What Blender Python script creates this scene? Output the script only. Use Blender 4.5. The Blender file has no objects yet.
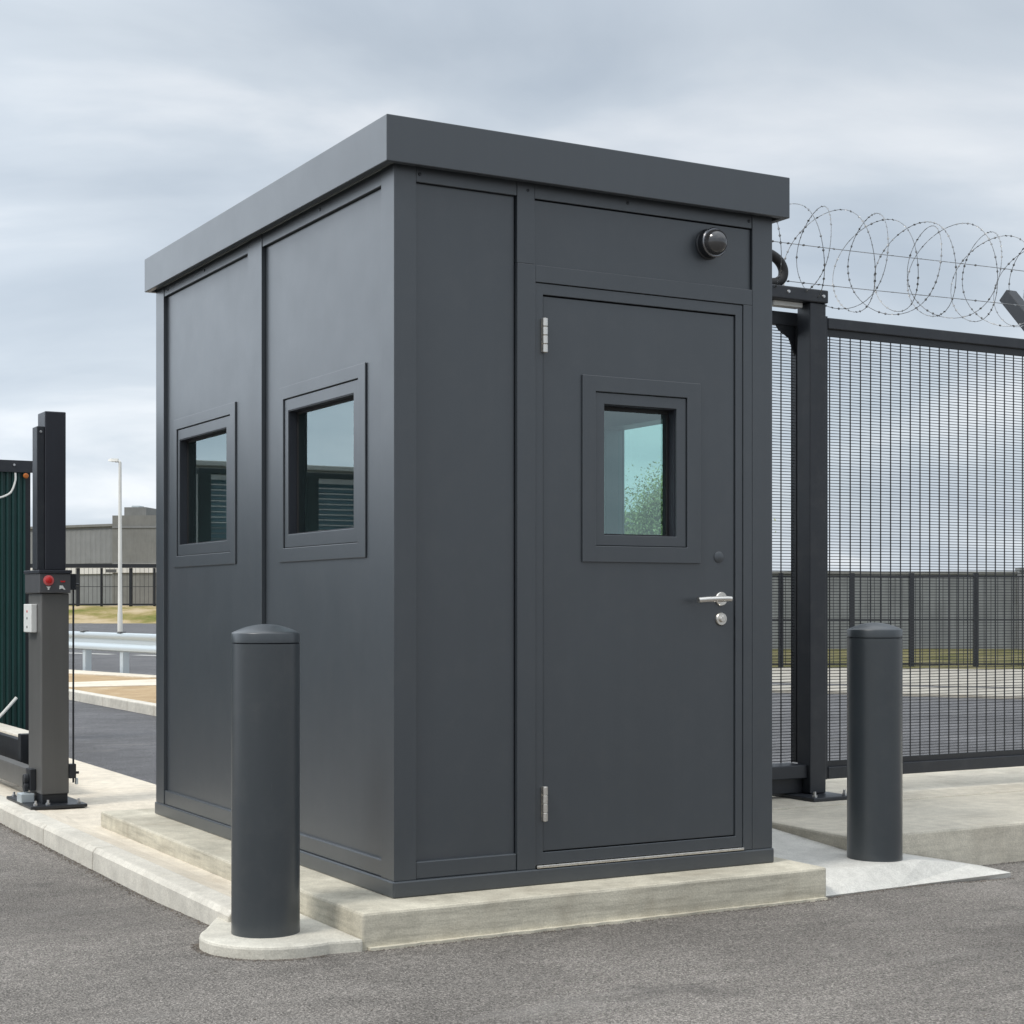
import bpy, bmesh, math, random
from mathutils import Vector, Matrix
R = math.radians
random.seed(11)
scene = bpy.context.scene
COL = scene.collection

# ------------------------------------------------------------------ materials
class NT:
    def __init__(s, name):
        s.m = bpy.data.materials.new(name); s.m.use_nodes = True
        s.n = s.m.node_tree.nodes; s.l = s.m.node_tree.links
        s.b = s.n['Principled BSDF']; s.out = s.n['Material Output']
        s.tc = s.n.new('ShaderNodeTexCoord')
        s.geo = None
    def pos(s, scale=(1, 1, 1), rot=(0, 0, 0)):
        if s.geo is None: s.geo = s.n.new('ShaderNodeNewGeometry')
        mp = s.n.new('ShaderNodeMapping'); mp.inputs['Scale'].default_value = scale; mp.inputs['Rotation'].default_value = rot
        s.l.new(s.geo.outputs['Position'], mp.inputs['Vector']); return mp.outputs['Vector']
    def noise(s, scale, detail=4, rough=.55, vec=None, dist=0):
        t = s.n.new('ShaderNodeTexNoise'); t.inputs['Scale'].default_value = scale
        t.inputs['Detail'].default_value = detail; t.inputs['Roughness'].default_value = rough
        t.inputs['Distortion'].default_value = dist
        s.l.new(vec or s.pos(), t.inputs['Vector']); return t.outputs['Fac']
    def vor(s, scale, vec=None, out='Distance', feature='F1'):
        t = s.n.new('ShaderNodeTexVoronoi'); t.inputs['Scale'].default_value = scale; t.feature = feature
        s.l.new(vec or s.pos(), t.inputs['Vector']); return t.outputs[out]
    def ramp(s, fac, stops, interp='LINEAR'):
        r = s.n.new('ShaderNodeValToRGB'); r.color_ramp.interpolation = interp
        e = r.color_ramp.elements
        while len(e) < len(stops): e.new(.5)
        for el, (p, c) in zip(e, stops):
            el.position = p; el.color = (c, c, c, 1) if not isinstance(c, tuple) else (*c, 1)
        s.l.new(fac, r.inputs['Fac']); return r.outputs['Color']
    def mix(s, a, b, fac, mode='MIX'):
        x = s.n.new('ShaderNodeMix'); x.data_type = 'RGBA'; x.blend_type = mode
        for sock, v in ((x.inputs[6], a), (x.inputs[7], b), (x.inputs[0], fac)):
            if isinstance(v, tuple): sock.default_value = (*v, 1)
            elif isinstance(v, (int, float)): sock.default_value = v
            else: s.l.new(v, sock)
        return x.outputs[2]
    def math(s, op, a, b=0):
        x = s.n.new('ShaderNodeMath'); x.operation = op
        for i, v in enumerate((a, b)):
            if isinstance(v, (int, float)): x.inputs[i].default_value = v
            else: s.l.new(v, x.inputs[i])
        return x.outputs[0]
    def bump(s, h, strength, dist=.01, normal=None):
        b = s.n.new('ShaderNodeBump'); b.inputs['Strength'].default_value = strength; b.inputs['Distance'].default_value = dist
        s.l.new(h, b.inputs['Height'])
        if normal: s.l.new(normal, b.inputs['Normal'])
        s.l.new(b.outputs['Normal'], s.b.inputs['Normal']); return b.outputs['Normal']
    def set(s, **k):
        for key, v in k.items():
            sock = s.b.inputs[{'col': 'Base Color', 'rough': 'Roughness', 'metal': 'Metallic', 'spec': 'Specular IOR Level'}[key]]
            if isinstance(v, tuple): sock.default_value = (*v, 1)
            elif isinstance(v, (int, float)): sock.default_value = v
            else: s.l.new(v, sock)
        return s

def paint(name, c, rough=.4, vary=.12, bump=.06, spec=.5, dust=0.0, coat=0.0, scuff=0):
    t = NT(name)
    big = t.noise(1.3, 5, .6)
    streak = t.noise(6, 5, .6, t.pos((3, 3, .18)))
    k = t.ramp(big, [(.3, 1 - vary), (.7, 1 + vary)])
    col = t.mix(c, k, 1.0, 'MULTIPLY')
    k2 = t.ramp(streak, [(.35, 1 - vary * .6), (.65, 1 + vary * .6)])
    col = t.mix(col, k2, 1.0, 'MULTIPLY')
    if dust:
        d = t.ramp(t.noise(9, 6, .7), [(.48, 0.0), (.8, dust)])
        col = t.mix(col, (.30, .28, .25), d)
    if scuff:
        sc = t.ramp(t.noise(1, 3, .6, t.pos((55, 55, 4), (0, 0, .3))), [(.66, 0.0), (.72, .35)])
        sc2 = t.ramp(t.noise(2.2, 3, .6), [(.50, 0.0), (.60, 1.0)])
        col = t.mix(col, (.17, .175, .18), t.math('MULTIPLY', sc, sc2))
    t.set(col=col, spec=spec)
    t.set(rough=t.ramp(t.noise(4, 6, .65), [(.3, rough - .03), (.7, rough + .04)]))
    t.bump(t.noise(260, 2, .5), bump, .0006)
    if coat: t.b.inputs['Coat Weight'].default_value = coat; t.b.inputs['Coat Roughness'].default_value = .34; t.b.inputs['Coat IOR'].default_value = 1.6
    return t.m

def metal(name, c, rough=.3):
    t = NT(name)
    t.set(col=c, metal=1.0, rough=t.ramp(t.noise(60, 4), [(.3, rough - .08), (.7, rough + .1)]))
    return t.m

def concrete(name, c, dark=.72, pits=True, stain=(.30, .25, .18), stain_amt=.35, form=0):
    t = NT(name)
    n1 = t.noise(1.7, 7, .62); n2 = t.noise(14, 6, .65); n3 = t.noise(140, 3, .6)
    col = t.mix(c, t.ramp(n1, [(.3, dark), (.68, 1.08)]), 1.0, 'MULTIPLY')
    col = t.mix(col, t.ramp(n2, [(.3, .86), (.7, 1.08)]), 1.0, 'MULTIPLY')
    col = t.mix(col, t.ramp(n3, [(.3, .86), (.7, 1.1)]), 1.0, 'MULTIPLY')
    if form:
        fm = t.noise(3.2, 6, .65, t.pos((1, 1, 13)))
        col = t.mix(col, t.ramp(fm, [(.36, 1 - form), (.5, 1.0), (.66, 1 + form * .5)]), 1.0, 'MULTIPLY')
    st = t.ramp(t.noise(2.6, 6, .7, dist=.6), [(.52, 0.0), (.72, stain_amt)])
    col = t.mix(col, stain, st)
    if pits:
        v = t.vor(46); pm = t.ramp(v, [(.05, .55), (.13, 1.0)])
        sel = t.ramp(t.noise(7, 2), [(.52, 0.0), (.60, 1.0)])
        col = t.mix(col, t.mix(col, pm, 1.0, 'MULTIPLY'), sel)
    t.set(col=col, rough=.88, spec=.25)
    h = t.math('ADD', t.math('MULTIPLY', n2, .7), t.math('MULTIPLY', n3, .5))
    t.bump(h, .5, .006)
    return t.m

def asphalt(name, base, fine=True):
    t = NT(name)
    v = t.vor(235, out='Color'); bw = t.n.new('ShaderNodeRGBToBW'); t.l.new(v, bw.inputs[0])
    stone = bw.outputs[0]
    n = t.noise(120, 3, .75)
    col = t.mix(base, t.ramp(stone, [(.15, .52), (.5, .95), (.85, 1.55)]), 1.0, 'MULTIPLY')
    col = t.mix(col, t.ramp(n, [(.36, .55), (.62, 1.4)]), 1.0, 'MULTIPLY')
    patch = t.noise(.55, 6, .62, dist=.8)
    col = t.mix(col, t.ramp(patch, [(.32, .78), (.5, .98), (.7, 1.25)]), 1.0, 'MULTIPLY')
    sw = t.noise(1.6, 6, .7, t.pos((1, 2.6, 1), (0, 0, R(24))), 1.2)
    col = t.mix(col, t.ramp(sw, [(.35, .88), (.7, 1.18)]), 1.0, 'MULTIPLY')
    sp = t.ramp(t.vor(38, out='Distance'), [(.035, 1.0), (.06, 0.0)])
    col = t.mix(col, (.45, .42, .37), t.math('MULTIPLY', sp, t.ramp(t.noise(3, 3), [(.5, .0), (.62, .6)])))
    oil = t.ramp(t.noise(1.15, 5, .6, t.pos((1, 1, 1), (0, 0, 1.1))), [(.62, 0.0), (.74, .45)])
    col = t.mix(col, (.055, .052, .050), oil)
    pale = t.ramp(t.noise(.9, 7, .72, t.pos((1, 3.2, 1), (0, 0, R(-32))), 1.5), [(.56, 0.0), (.72, .35)])
    col = t.mix(col, (.30, .285, .262), pale)
    t.set(col=col, rough=.86, spec=.3)
    t.bump(t.math('ADD', t.math('MULTIPLY', t.vor(150), .8), n), .9 if fine else .4, .006)
    return t.m

def dirt(name, stops, scale=3):
    t = NT(name)
    col = t.ramp(t.noise(scale, 8, .7), stops)
    col = t.mix(col, t.ramp(t.noise(70, 4, .7), [(.3, .75), (.7, 1.2)]), 1.0, 'MULTIPLY')
    t.set(col=col, rough=.95, spec=.1)
    t.bump(t.noise(40, 5, .7), .6, .02)
    return t.m

def glass(name, tint, ior=1.9):
    t = NT(name)
    t.n.remove(t.b)
    tr = t.n.new('ShaderNodeBsdfTransparent'); tr.inputs[0].default_value = (*tint, 1)
    gl = t.n.new('ShaderNodeBsdfGlossy'); gl.inputs['Roughness'].default_value = .004
    gl.inputs[0].default_value = (.80, .95, .97, 1)
    fr = t.n.new('ShaderNodeFresnel'); fr.inputs[0].default_value = ior
    g_ = t.n.new('ShaderNodeNewGeometry')
    front = t.math('SUBTRACT', 1.0, g_.outputs['Backfacing'])
    fac = t.math('MULTIPLY', fr.outputs[0], front)
    mx = t.n.new('ShaderNodeMixShader')
    t.l.new(fac, mx.inputs[0]); t.l.new(tr.outputs[0], mx.inputs[1]); t.l.new(gl.outputs[0], mx.inputs[2])
    t.l.new(mx.outputs[0], t.out.inputs[0])
    return t.m

M = {}
M['booth'] = paint('booth_paint', (.0325, .0395, .0470), .38, .055, .02, .6, .03, .6)
M['roof'] = paint('roof_paint', (.0325, .0395, .0470), .38, .05, .02, .6, 0, .6)
M['bollard'] = paint('bollard_paint', (.030, .037, .043), .36, .07, .04, .6, .05, .35, 1)
M['black'] = paint('black_steel', (.016, .018, .022), .42, .12, .04)
M['wire'] = paint('mesh_wire', (.022, .024, .028), .45, .1, 0)
M['gate'] = paint('gate_steel', (.021, .024, .030), .42, .10, .04, .5, .06)
M['cabinet'] = paint('cabinet_paint', (.105, .103, .098), .42, .07, .04)
M['cabinet_head'] = paint('cabinet_head_paint', (.080, .080, .084), .42, .07, .04)
M['mast'] = paint('mast_paint', (.026, .028, .036), .40, .1, .03)
M['rubber'] = paint('black_rubber', (.012, .012, .013), .6, .1, .02)
M['dark'] = paint('shadow_gap', (.012, .013, .015), .7, .05, 0)
M['inner'] = paint('interior_lining', (.30, .33, .33), .6, .06, .02)
M['floor'] = paint('interior_floor', (.10, .10, .10), .6, .1, .02)
M['steel'] = metal('brushed_steel', (.74, .71, .66), .30)
M['galv'] = NT('galvanised').set(col=(.55, .60, .62), metal=.55, rough=.5).m
M['zinc'] = metal('zinc_bolt', (.6, .6, .6), .4)
M['razor'] = metal('razor_wire', (.27, .275, .28), .5)
M['white'] = paint('white_paint', (.72, .72, .69), .5, .06, .02)
M['lampwhite'] = paint('lamp_white', (.78, .76, .70), .5, .06, 0)
M['red'] = paint('red_plastic', (.55, .02, .02), .35, .05, 0)
M['redlight'] = paint('pale_red', (.62, .12, .12), .4, .05, 0)
M['orange'] = paint('orange_plastic', (.45, .13, .02), .4, .1, 0)
M['green'] = paint('green_sheet', (.012, .050, .046), .35, .15, .03)
M['louvre'] = paint('louvre_paint', (.085, .15, .18), .4, .1, 0)
M['rim'] = metal('dark_rim', (.22, .22, .23), .25)
M['shed'] = paint('shed_cladding', (.215, .22, .22), .6, .08, 0)
M['shed_light'] = paint('shed_light_cladding', (.66, .64, .60), .6, .06, 0)
M['shed_dark'] = paint('shed_stone', (.19, .19, .178), .7, .1, 0)
M['wall'] = paint('far_wall', (.20, .21, .21), .7, .15, 0)
M['plinth'] = concrete('plinth_concrete', (.57, .53, .43), .78, form=.22)
M['pad'] = concrete('pad_concrete', (.62, .59, .51), .84, stain_amt=.12)
M['kerb'] = concrete('kerb_concrete', (.64, .605, .53), .82, stain_amt=.22)
M['pave'] = concrete('pavement_concrete', (.70, .63, .52), .86, pits=False, stain=(.38, .29, .19), stain_amt=.28)
M['slab'] = concrete('slab_concrete', (.64, .59, .49), .82, stain_amt=.25, form=.12)
M['path'] = concrete('footpath_concrete', (.40, .375, .325), .72, False)
M['apron'] = concrete('apron_concrete', (.62, .605, .56), .9, pits=False, stain_amt=.10)
M['asphalt'] = asphalt('asphalt_worn', (.190, .174, .157))
M['road'] = asphalt('asphalt_road', (.110, .109, .113), False)
M['line'] = concrete('road_paint', (.62, .61, .57), .7, False)
M['dirt'] = dirt('tan_gravel', [(.3, (.34, .24, .14)), (.55, (.45, .33, .20)), (.75, (.55, .46, .33))])
M['bank'] = dirt('dry_grass_bank', [(.36, (.12, .14, .03)), (.47, (.25, .21, .08)), (.56, (.42, .33, .20)), (.72, (.50, .42, .30))], .16)
M['verge'] = dirt('verge_grass', [(.35, (.085, .085, .032)), (.55, (.16, .145, .07)), (.75, (.24, .21, .13))], .7)
M['grit'] = dirt('grit_stone', [(.3, (.10, .09, .08)), (.6, (.22, .19, .16)), (.8, (.34, .30, .25))], 30)
M['leaf'] = None
M['bark'] = dirt('bark', [(.3, (.05, .04, .03)), (.7, (.13, .10, .08))], 20)
M['pane'] = glass('tinted_pane', (.87, .988, .962), 2.5)
M['dome'] = NT('dome_glass').set(col=(.035, .035, .037), rough=.06, spec=1.0).m
t = NT('leaf_green'); oi = t.n.new('ShaderNodeTexNoise'); oi.inputs['Scale'].default_value = 1.4
t.l.new(t.pos(), oi.inputs['Vector'])
t.set(col=t.ramp(oi.outputs['Fac'], [(.3, (.20, .24, .10)), (.55, (.30, .34, .16)), (.75, (.40, .42, .24))]), rough=.6, spec=.3)
M['leaf'] = t.m

# ------------------------------------------------------------------ mesh builder
class MB:
    def __init__(s): s.v = []; s.f = []
    def add(s, vs, fs):
        o = len(s.v); s.v += [tuple(v) for v in vs]; s.f += [tuple(i + o for i in f) for f in fs]; return s
    def box(s, x0, x1, y0, y1, z0, z1):
        vs = [(x, y, z) for x in (x0, x1) for y in (y0, y1) for z in (z0, z1)]
        return s.add(vs, [(0, 1, 3, 2), (4, 6, 7, 5), (0, 4, 5, 1), (2, 3, 7, 6), (0, 2, 6, 4), (1, 5, 7, 3)])
    def ring(s, o, h, w0, w1, axis):
        """rectangular frame: o / h = (u0,u1,v0,v1) outer and hole, w0..w1 depth; axis 'y': u=x, v=z; axis 'x': u=y, v=z"""
        P = lambda u, v, w: (u, w, v) if axis == 'y' else (w, u, v)
        q = lambda r: [(r[0], r[2]), (r[1], r[2]), (r[1], r[3]), (r[0], r[3])]
        vs = [P(u, v, w) for w in (w0, w1) for r in (o, h) for u, v in q(r)]
        fs = []
        for i in range(4):
            j = (i + 1) % 4
            fs += [(i, j, 4 + j, 4 + i), (8 + j, 8 + i, 12 + i, 12 + j), (j, i, 8 + i, 8 + j), (4 + i, 4 + j, 12 + j, 12 + i)]
        return s.add(vs, fs)
    def prism(s, poly, z0, z1, axis='z'):
        P = {'z': lambda a, b, c: (a, b, c), 'y': lambda a, b, c: (a, c, b), 'x': lambda a, b, c: (c, a, b)}[axis]
        n = len(poly)
        vs = [P(a, b, z0) for a, b in poly] + [P(a, b, z1) for a, b in poly]
        fs = [tuple(range(n))[::-1], tuple(range(n, 2 * n))] + [(i, (i + 1) % n, n + (i + 1) % n, n + i) for i in range(n)]
        return s.add(vs, fs)
    def tube(s, pts, r, n=8, taper=None):
        pts = [Vector(p) for p in pts]; k = len(pts)
        base = len(s.v); prev = None; vs = []
        for i, p in enumerate(pts):
            d = (pts[min(i + 1, k - 1)] - pts[max(i - 1, 0)]).normalized()
            if prev is None:
                a = Vector((0, 0, 1)) if abs(d.z) < .9 else Vector((1, 0, 0))
                u = d.cross(a).normalized()
            else:
                u = (prev - d * prev.dot(d)).normalized()
            prev = u; w = d.cross(u)
            rr = r if taper is None else r + (taper - r) * i / (k - 1)
            vs += [p + (u * math.cos(2 * math.pi * j / n) + w * math.sin(2 * math.pi * j / n)) * rr for j in range(n)]
        fs = [(i * n + j, i * n + (j + 1) % n, (i + 1) * n + (j + 1) % n, (i + 1) * n + j) for i in range(k - 1) for j in range(n)]
        fs += [tuple(range(n))[::-1], tuple((k - 1) * n + j for j in range(n))]
        return s.add(vs, fs)
    def lathe(s, prof, c, axis='z', n=32):
        """prof: list of (radius, height) along axis from c; axis 'z' up or '-y' towards the viewer"""
        def P(r, h, a):
            if axis == 'z': return (c[0] + r * math.cos(a), c[1] + r * math.sin(a), c[2] + h)
            return (c[0] + r * math.cos(a), c[1] - h, c[2] + r * math.sin(a))
        k = len(prof); vs = [P(r, h, 2 * math.pi * j / n) for r, h in prof for j in range(n)]
        fs = [(i * n + j, i * n + (j + 1) % n, (i + 1) * n + (j + 1) % n, (i + 1) * n + j) for i in range(k - 1) for j in range(n)]
        fs += [tuple(range(n))[::-1], tuple((k - 1) * n + j for j in range(n))]
        return s.add(vs, fs)
    def build(s, name, mat, parent=None, bevel=0, smooth=False, loc=None):
        off = Vector((0, 0, 0))
        if parent is not None:
            p = parent
            while p: off += p.location; p = p.parent
        elif loc: off = Vector(loc)
        me = bpy.data.meshes.new(name)
        me.from_pydata([tuple(Vector(v) - off) for v in s.v], [], s.f)
        bm = bmesh.new(); bm.from_mesh(me); bmesh.ops.recalc_face_normals(bm, faces=bm.faces); bm.to_mesh(me); bm.free()
        me.materials.append(M[mat])
        o = bpy.data.objects.new(name, me); COL.objects.link(o)
        if parent is not None: o.parent = parent
        elif loc: o.location = loc
        if bevel:
            b = o.modifiers.new('bevel', 'BEVEL'); b.width = bevel; b.segments = 2; b.limit_method = 'ANGLE'; b.angle_limit = R(40)
        if smooth:
            me.polygons.foreach_set('use_smooth', [True] * len(me.polygons))
            me.set_sharp_from_angle(angle=R(38))
        return o

def B(*a): return MB().box(*a)
def tag(o, label=None, cat=None, group=None, kind=None):
    if label: o['label'] = label
    if cat: o['category'] = cat
    if group: o['group'] = group
    if kind: o['kind'] = kind
    return o
def thing(name, label, cat, loc, group=None):
    o = bpy.data.objects.new(name, None); o.empty_display_size = .2; COL.objects.link(o); o.location = loc
    return tag(o, label, cat, group)
def dup(root, loc, label):
    r = root.copy(); COL.objects.link(r); r.location = loc; r['label'] = label
    for ch in list(root.children):
        c = ch.copy(); COL.objects.link(c); c.parent = r
        for g in list(ch.children):
            d = g.copy(); COL.objects.link(d); d.parent = c
    return r

# ------------------------------------------------------------------ camera
CX, CY, CZ, YAW, F = -2.6153, -5.5135, 1.2, 0.5135, 1667.4
cam = bpy.data.cameras.new('camera'); co = bpy.data.objects.new('camera', cam); COL.objects.link(co)
co.location = (CX, CY, CZ); co.rotation_euler = (R(90), 0, -YAW)
cam.sensor_width = 36; cam.lens = 36 * F / 1024; cam.shift_y = (604.8 - 512) / 1024
cam.clip_start = .05; cam.clip_end = 2000
scene.camera = co
DV = Vector((math.sin(YAW), math.cos(YAW), 0)); RV = Vector((math.cos(YAW), -math.sin(YAW), 0))
FAR0 = Vector((CX, CY, 0))
def far(a, t, z=0):
    """a point of the distant backdrop buildings: a metres along, t metres away on the site grid"""
    return FAR0 + DV * t + RV * a + Vector((0, 0, z))

# ------------------------------------------------------------------ ground
def sstep(x, a, b):
    k = min(1, max(0, (x - a) / (b - a))); return k * k * (3 - 2 * k)
def grid(xs, ys, zf):
    m = MB(); nx, ny = len(xs), len(ys)
    vs = [(x, y, zf(x, y)) for y in ys for x in xs]
    m.add(vs, [(j * nx + i, j * nx + i + 1, (j + 1) * nx + i + 1, (j + 1) * nx + i) for j in range(ny - 1) for i in range(nx - 1)])
    return m
def zground(x, y):
    z = -.034 * sstep(x, 2.2, 3.2) * (1 - sstep(y, .8, 2.2)) * (1 - sstep(x, 8, 14))
    z += -.028 * (1 - sstep(x, -.62, -.42)) * sstep(y, .35, 1.4) * (1 - sstep(y, 9, 14)) * sstep(x, -9, -5)
    if abs(x) < 9 and abs(y) < 9: z += .003 * math.sin(1.7 * x + .6) * math.sin(1.3 * y) - .003
    return z
xs = [-500, -250, -120, -60, -30, -16, -10] + [-8 + .2 * i for i in range(91)] + [11, 13, 16, 30, 60, 120, 250, 500]
ys = [-500, -200, -80, -40, -20, -12] + [-8 + .2 * i for i in range(71)] + [7, 9, 12, 20, 50, 120, 250, 500]
tag(grid(xs, ys, zground).build('ground', 'asphalt', smooth=True), kind='structure')
rm = MB(); rm.prism([(.56, 3.15), (14, 2.42), (90, 2.42), (90, 120), (.56, 120)], .003, .006)
tag(rm.build('access_road', 'road'), kind='structure')

# left pavement with kerb stones
def zpave(x, y):
    return .078 - .030 * sstep(x, -.44, -.27) * (1 - sstep(y, 3.15, 3.7))
m = grid([-.41, -.36, -.30, -.25, -.20, -.1, .1, .56], [.50, .7, 1, 1.6, 2.2, 2.8, 3.2, 3.5, 3.9, 5, 7, 9, 12, 16], zpave)
pv = m.build('pavement', 'pave'); so = pv.modifiers.new('solid', 'SOLIDIFY'); so.thickness = .2; so.offset = -1
tag(pv, kind='structure')
m = MB(); y = .30
while y < 16:
    L = .915; a, b = y + .003, y + L - .003
    dx = random.uniform(-.003, .003); dz = random.uniform(-.002, .002)
    m.prism([(-.530 + dx, -.1), (-.525 + dx, .060 + dz), (-.508 + dx, .080 + dz), (-.413, .081 + dz), (-.413, -.1)], a, b, 'y')
    y += L
o = m.build('kerb', 'kerb', bevel=.006); tag(o, kind='structure')
# concrete upstand at the back of the pavement
tag(B(.37, .56, 7.3, 11.5, .06, .2).build('concrete_upstand', 'kerb', bevel=.012, loc=None),
    'low pale concrete upstand in front of the green sheet fence', 'low wall')

# booth plinth
tag(B(-.222, 1.855, -.208, 3.085, -.12, .127).build('concrete_plinth', 'plinth', bevel=.010),
    'raised concrete plinth under the dark grey guard booth', 'plinth')
# thin feathered mortar lip at the foot of the plinth
mm = MB(); random.seed(5)
pts = []; n = 60
for i in range(n + 1):
    x = -.20 + (1.84 + .20) * i / n
    pts.append((x, -.222 - random.uniform(0, .012)))
mm.prism(pts + [(1.84, -.205), (-.20, -.205)], -.02, .007)
tag(mm.build('mortar_edge', 'plinth'), kind='structure')

# bollard pad (half-round) at front left
pad = [(-.222, .52), (-.42, .62)]
pc, pr = (-.435, .050), .272
for i in range(0, 22):
    a = R(140 + i * 150 / 21); pad.append((pc[0] + pr * math.cos(a), pc[1] + (pr - .005) * math.sin(a)))
pad += [(-.222, -.222)]
tag(MB().prism(pad, -.1, .04).build('bollard_pad', 'pad', bevel=.010), kind='structure')

# apron ramp at right of the plinth
V = [(1.857, -.192, .006), (3.06, -.050, -.012), (1.857, -.040, .078), (2.30, -.030, .080), (3.16, .235, -.026),
     (2.728, .286, .055), (2.56, .286, .080), (2.43, .296, .082), (2.446, .891, .121), (1.857, .30, .085), (1.857, .9, .118), (2.46, 3.2, .12), (1.857, 3.2, .12),
     (2.56, .0, .074), (2.9, .05, .022), (2.30, -.1397, -.001)]
Fc = [(0, 15, 3, 2), (15, 13, 3), (15, 1, 14, 13), (1, 4, 14), (13, 14, 5), (13, 5, 6), (14, 4, 5), (2, 3, 9), (3, 13, 6, 7), (3, 7, 9), (9, 7, 8, 10), (10, 8, 11, 12)]
m = MB(); m.add(V, Fc); ap = m.build('apron_slab', 'apron'); so = ap.modifiers.new('solid', 'SOLIDIFY'); so.thickness = .12; so.offset = -1
tag(ap, kind='structure')
# raised slab carrying the gate and fence
xs2 = [(2.425, .288), (2.444, .9), (2.47, 3.0), (2.47, 2.36)]
m = MB(); m.prism([(2.425, .288), (9.5, .288), (9.5, 1.262), (2.452, 1.262)], -.25, .15)
tag(m.build('raised_slab', 'slab', bevel=.012), kind='structure')
m = MB(); m.prism([(2.452, 1.264), (9.5, 1.264), (9.5, 2.36), (2.462, 2.36)], -.25, .156)
tag(m.build('fence_footing', 'slab', bevel=.008), kind='structure')

# traffic island behind
isl = [(2.98, 9.0), (5.75, 9.0), (5.35, 19.2), (4.55, 22.6), (4.3, 26), (2.98, 26)]
tag(MB().prism(isl, -.05, .085).build('traffic_island', 'dirt'), kind='structure')
m = MB(); y = 8
while y < 25.9:
    m.box(2.84, 2.977, y + .004, y + .996, -.1, .12); y += 1.0
tag(m.build('island_kerb', 'kerb', bevel=.012), kind='structure')
tag(MB().prism([(2.98, 18.2), (2.98, 16.98), (4.885, 16.9), (5.4, 18.8)], .05, .094).build('island_path', 'pave'), kind='structure')
tag(MB().prism([(4.2, 21.9), (5.05, 19.3), (5.5, 19.1), (4.75, 22.9), (4.4, 26), (4.0, 26)], .05, .10).build('island_edging', 'pave'), kind='structure')
m = MB(); m.prism([(7.6, 36.8), (8.6, 34.2), (8.85, 34.25), (7.85, 36.9)], .0065, .009); m.prism([(8.95, 33.3), (9.8, 31.1), (10.05, 31.15), (9.2, 33.4)], .0065, .009)
tag(m.build('lane_line', 'line'), kind='structure')

# far bank with fence, left background
def strip(profile, a0, a1, n, jit=0):
    m = MB(); k = len(profile)
    for i in range(n + 1):
        a = a0 + (a1 - a0) * i / n
        for t, z in profile: m.v.append(tuple(far(a, t + random.uniform(-jit, jit), max(-.02, z + random.uniform(-jit, jit) * .25) if 0 < z else z)))
    for i in range(n):
        for j in range(k - 1): m.f.append((i * k + j, (i + 1) * k + j, (i + 1) * k + j + 1, i * k + j + 1))
    return m
random.seed(3)
tag(strip([(106, -.03), (108, .06), (110, .35), (113, .85), (116, 1.08), (150, 1.2)], -70, 10, 90, .25).build('grass_bank', 'bank', smooth=True), kind='structure')

# right background: pavement bands, verge
Q = lambda p: [tuple(q) for q in p]
L1 = [(16.071, 20.667), (23.567, 14.003)]; L2 = [(12.649, 15.873), (17.389, 9.399)]
L3 = [(11.657, 14.482), (16.706, 8.889)]; L4 = [(10.988, 13.546), (14.671, 7.372)]
tag(MB().prism([L1[0], L1[1], L2[1], L2[0]], -.02, .012).build('footpath', 'path'), kind='structure')
tag(MB().prism([L3[0], L3[1], L4[1], L4[0]], -.02, .05).build('far_kerb', 'path', bevel=.01), kind='structure')
m = MB()
a = Vector((*L1[0], 0)); b = Vector((*L1[1], 0)); b = b + (b - a) * .7; nrm = DV
vs = []
for i in range(31):
    p = a + (b - a) * i / 30
    for d_, z in ((-.02, .01), (1.5, .05 + random.uniform(-.02, .03)), (4, .10 + random.uniform(-.03, .03)), (8, .14), (30, .16)): vs.append(tuple(p + nrm * d_ + Vector((0, 0, z))))
m.add(vs, [(i * 5 + j, (i + 1) * 5 + j, (i + 1) * 5 + j + 1, i * 5 + j + 1) for i in range(30) for j in range(4)])
tag(m.build('grass_verge', 'verge', smooth=True), kind='structure')

# ------------------------------------------------------------------ guard booth
W, D, H0, H1 = 1.738, 2.847, .127, 2.815
booth = thing('guard_booth', 'dark grey metal guard booth with flat roof standing on the concrete plinth', 'guard booth', (0, 0, H0))
RC = .018           # recess of the infill panels behind the posts
TH = .10
bev = .0018
# base trim
def planring(x0, x1, y0, y1, t_, z0, z1):
    m = MB(); o = [(x0, y0), (x1, y0), (x1, y1), (x0, y1)]; h = [(x0 + t_, y0 + t_), (x1 - t_, y0 + t_), (x1 - t_, y1 - t_), (x0 + t_, y1 - t_)]
    vs = [(a, b, z) for z in (z0, z1) for r in (o, h) for a, b in r]; fs = []
    for i in range(4):
        j = (i + 1) % 4
        fs += [(j, i, 4 + i, 4 + j), (8 + i, 8 + j, 12 + j, 12 + i), (i, j, 8 + j, 8 + i), (4 + j, 4 + i, 12 + i, 12 + j)]
    return m.add(vs, fs)
planring(-.006, W + .006, -.006, D + .006, .12, H0, .1885).build('base_trim', 'booth', booth, .006)
# corner posts
def lpost(px, sx, py, sy, wx, wy):
    m = MB(); t_ = .06
    x0, x1 = sorted((px, px + sx * wx)); y0, y1 = sorted((py, py + sy * wy))
    xi0, xi1 = sorted((px, px + sx * t_)); yi0, yi1 = sorted((py, py + sy * t_))
    poly = [(px, py), (px + sx * wx, py), (px + sx * wx, py + sy * t_), (px + sx * t_, py + sy * t_), (px + sx * t_, py + sy * wy), (px, py + sy * wy)]
    return m.prism(poly, .189, H1)
lpost(0, 1, 0, 1, .090, .113).build('corner_post', 'booth', booth, bev)
lpost(W, -1, 0, 1, W - 1.635, .113).build('corner_post', 'booth', booth, bev)
lpost(0, 1, D, -1, .09, D - 2.720).build('corner_post', 'booth', booth, bev)
lpost(W, -1, D, -1, .09, D - 2.720).build('corner_post', 'booth', booth, bev)
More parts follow.
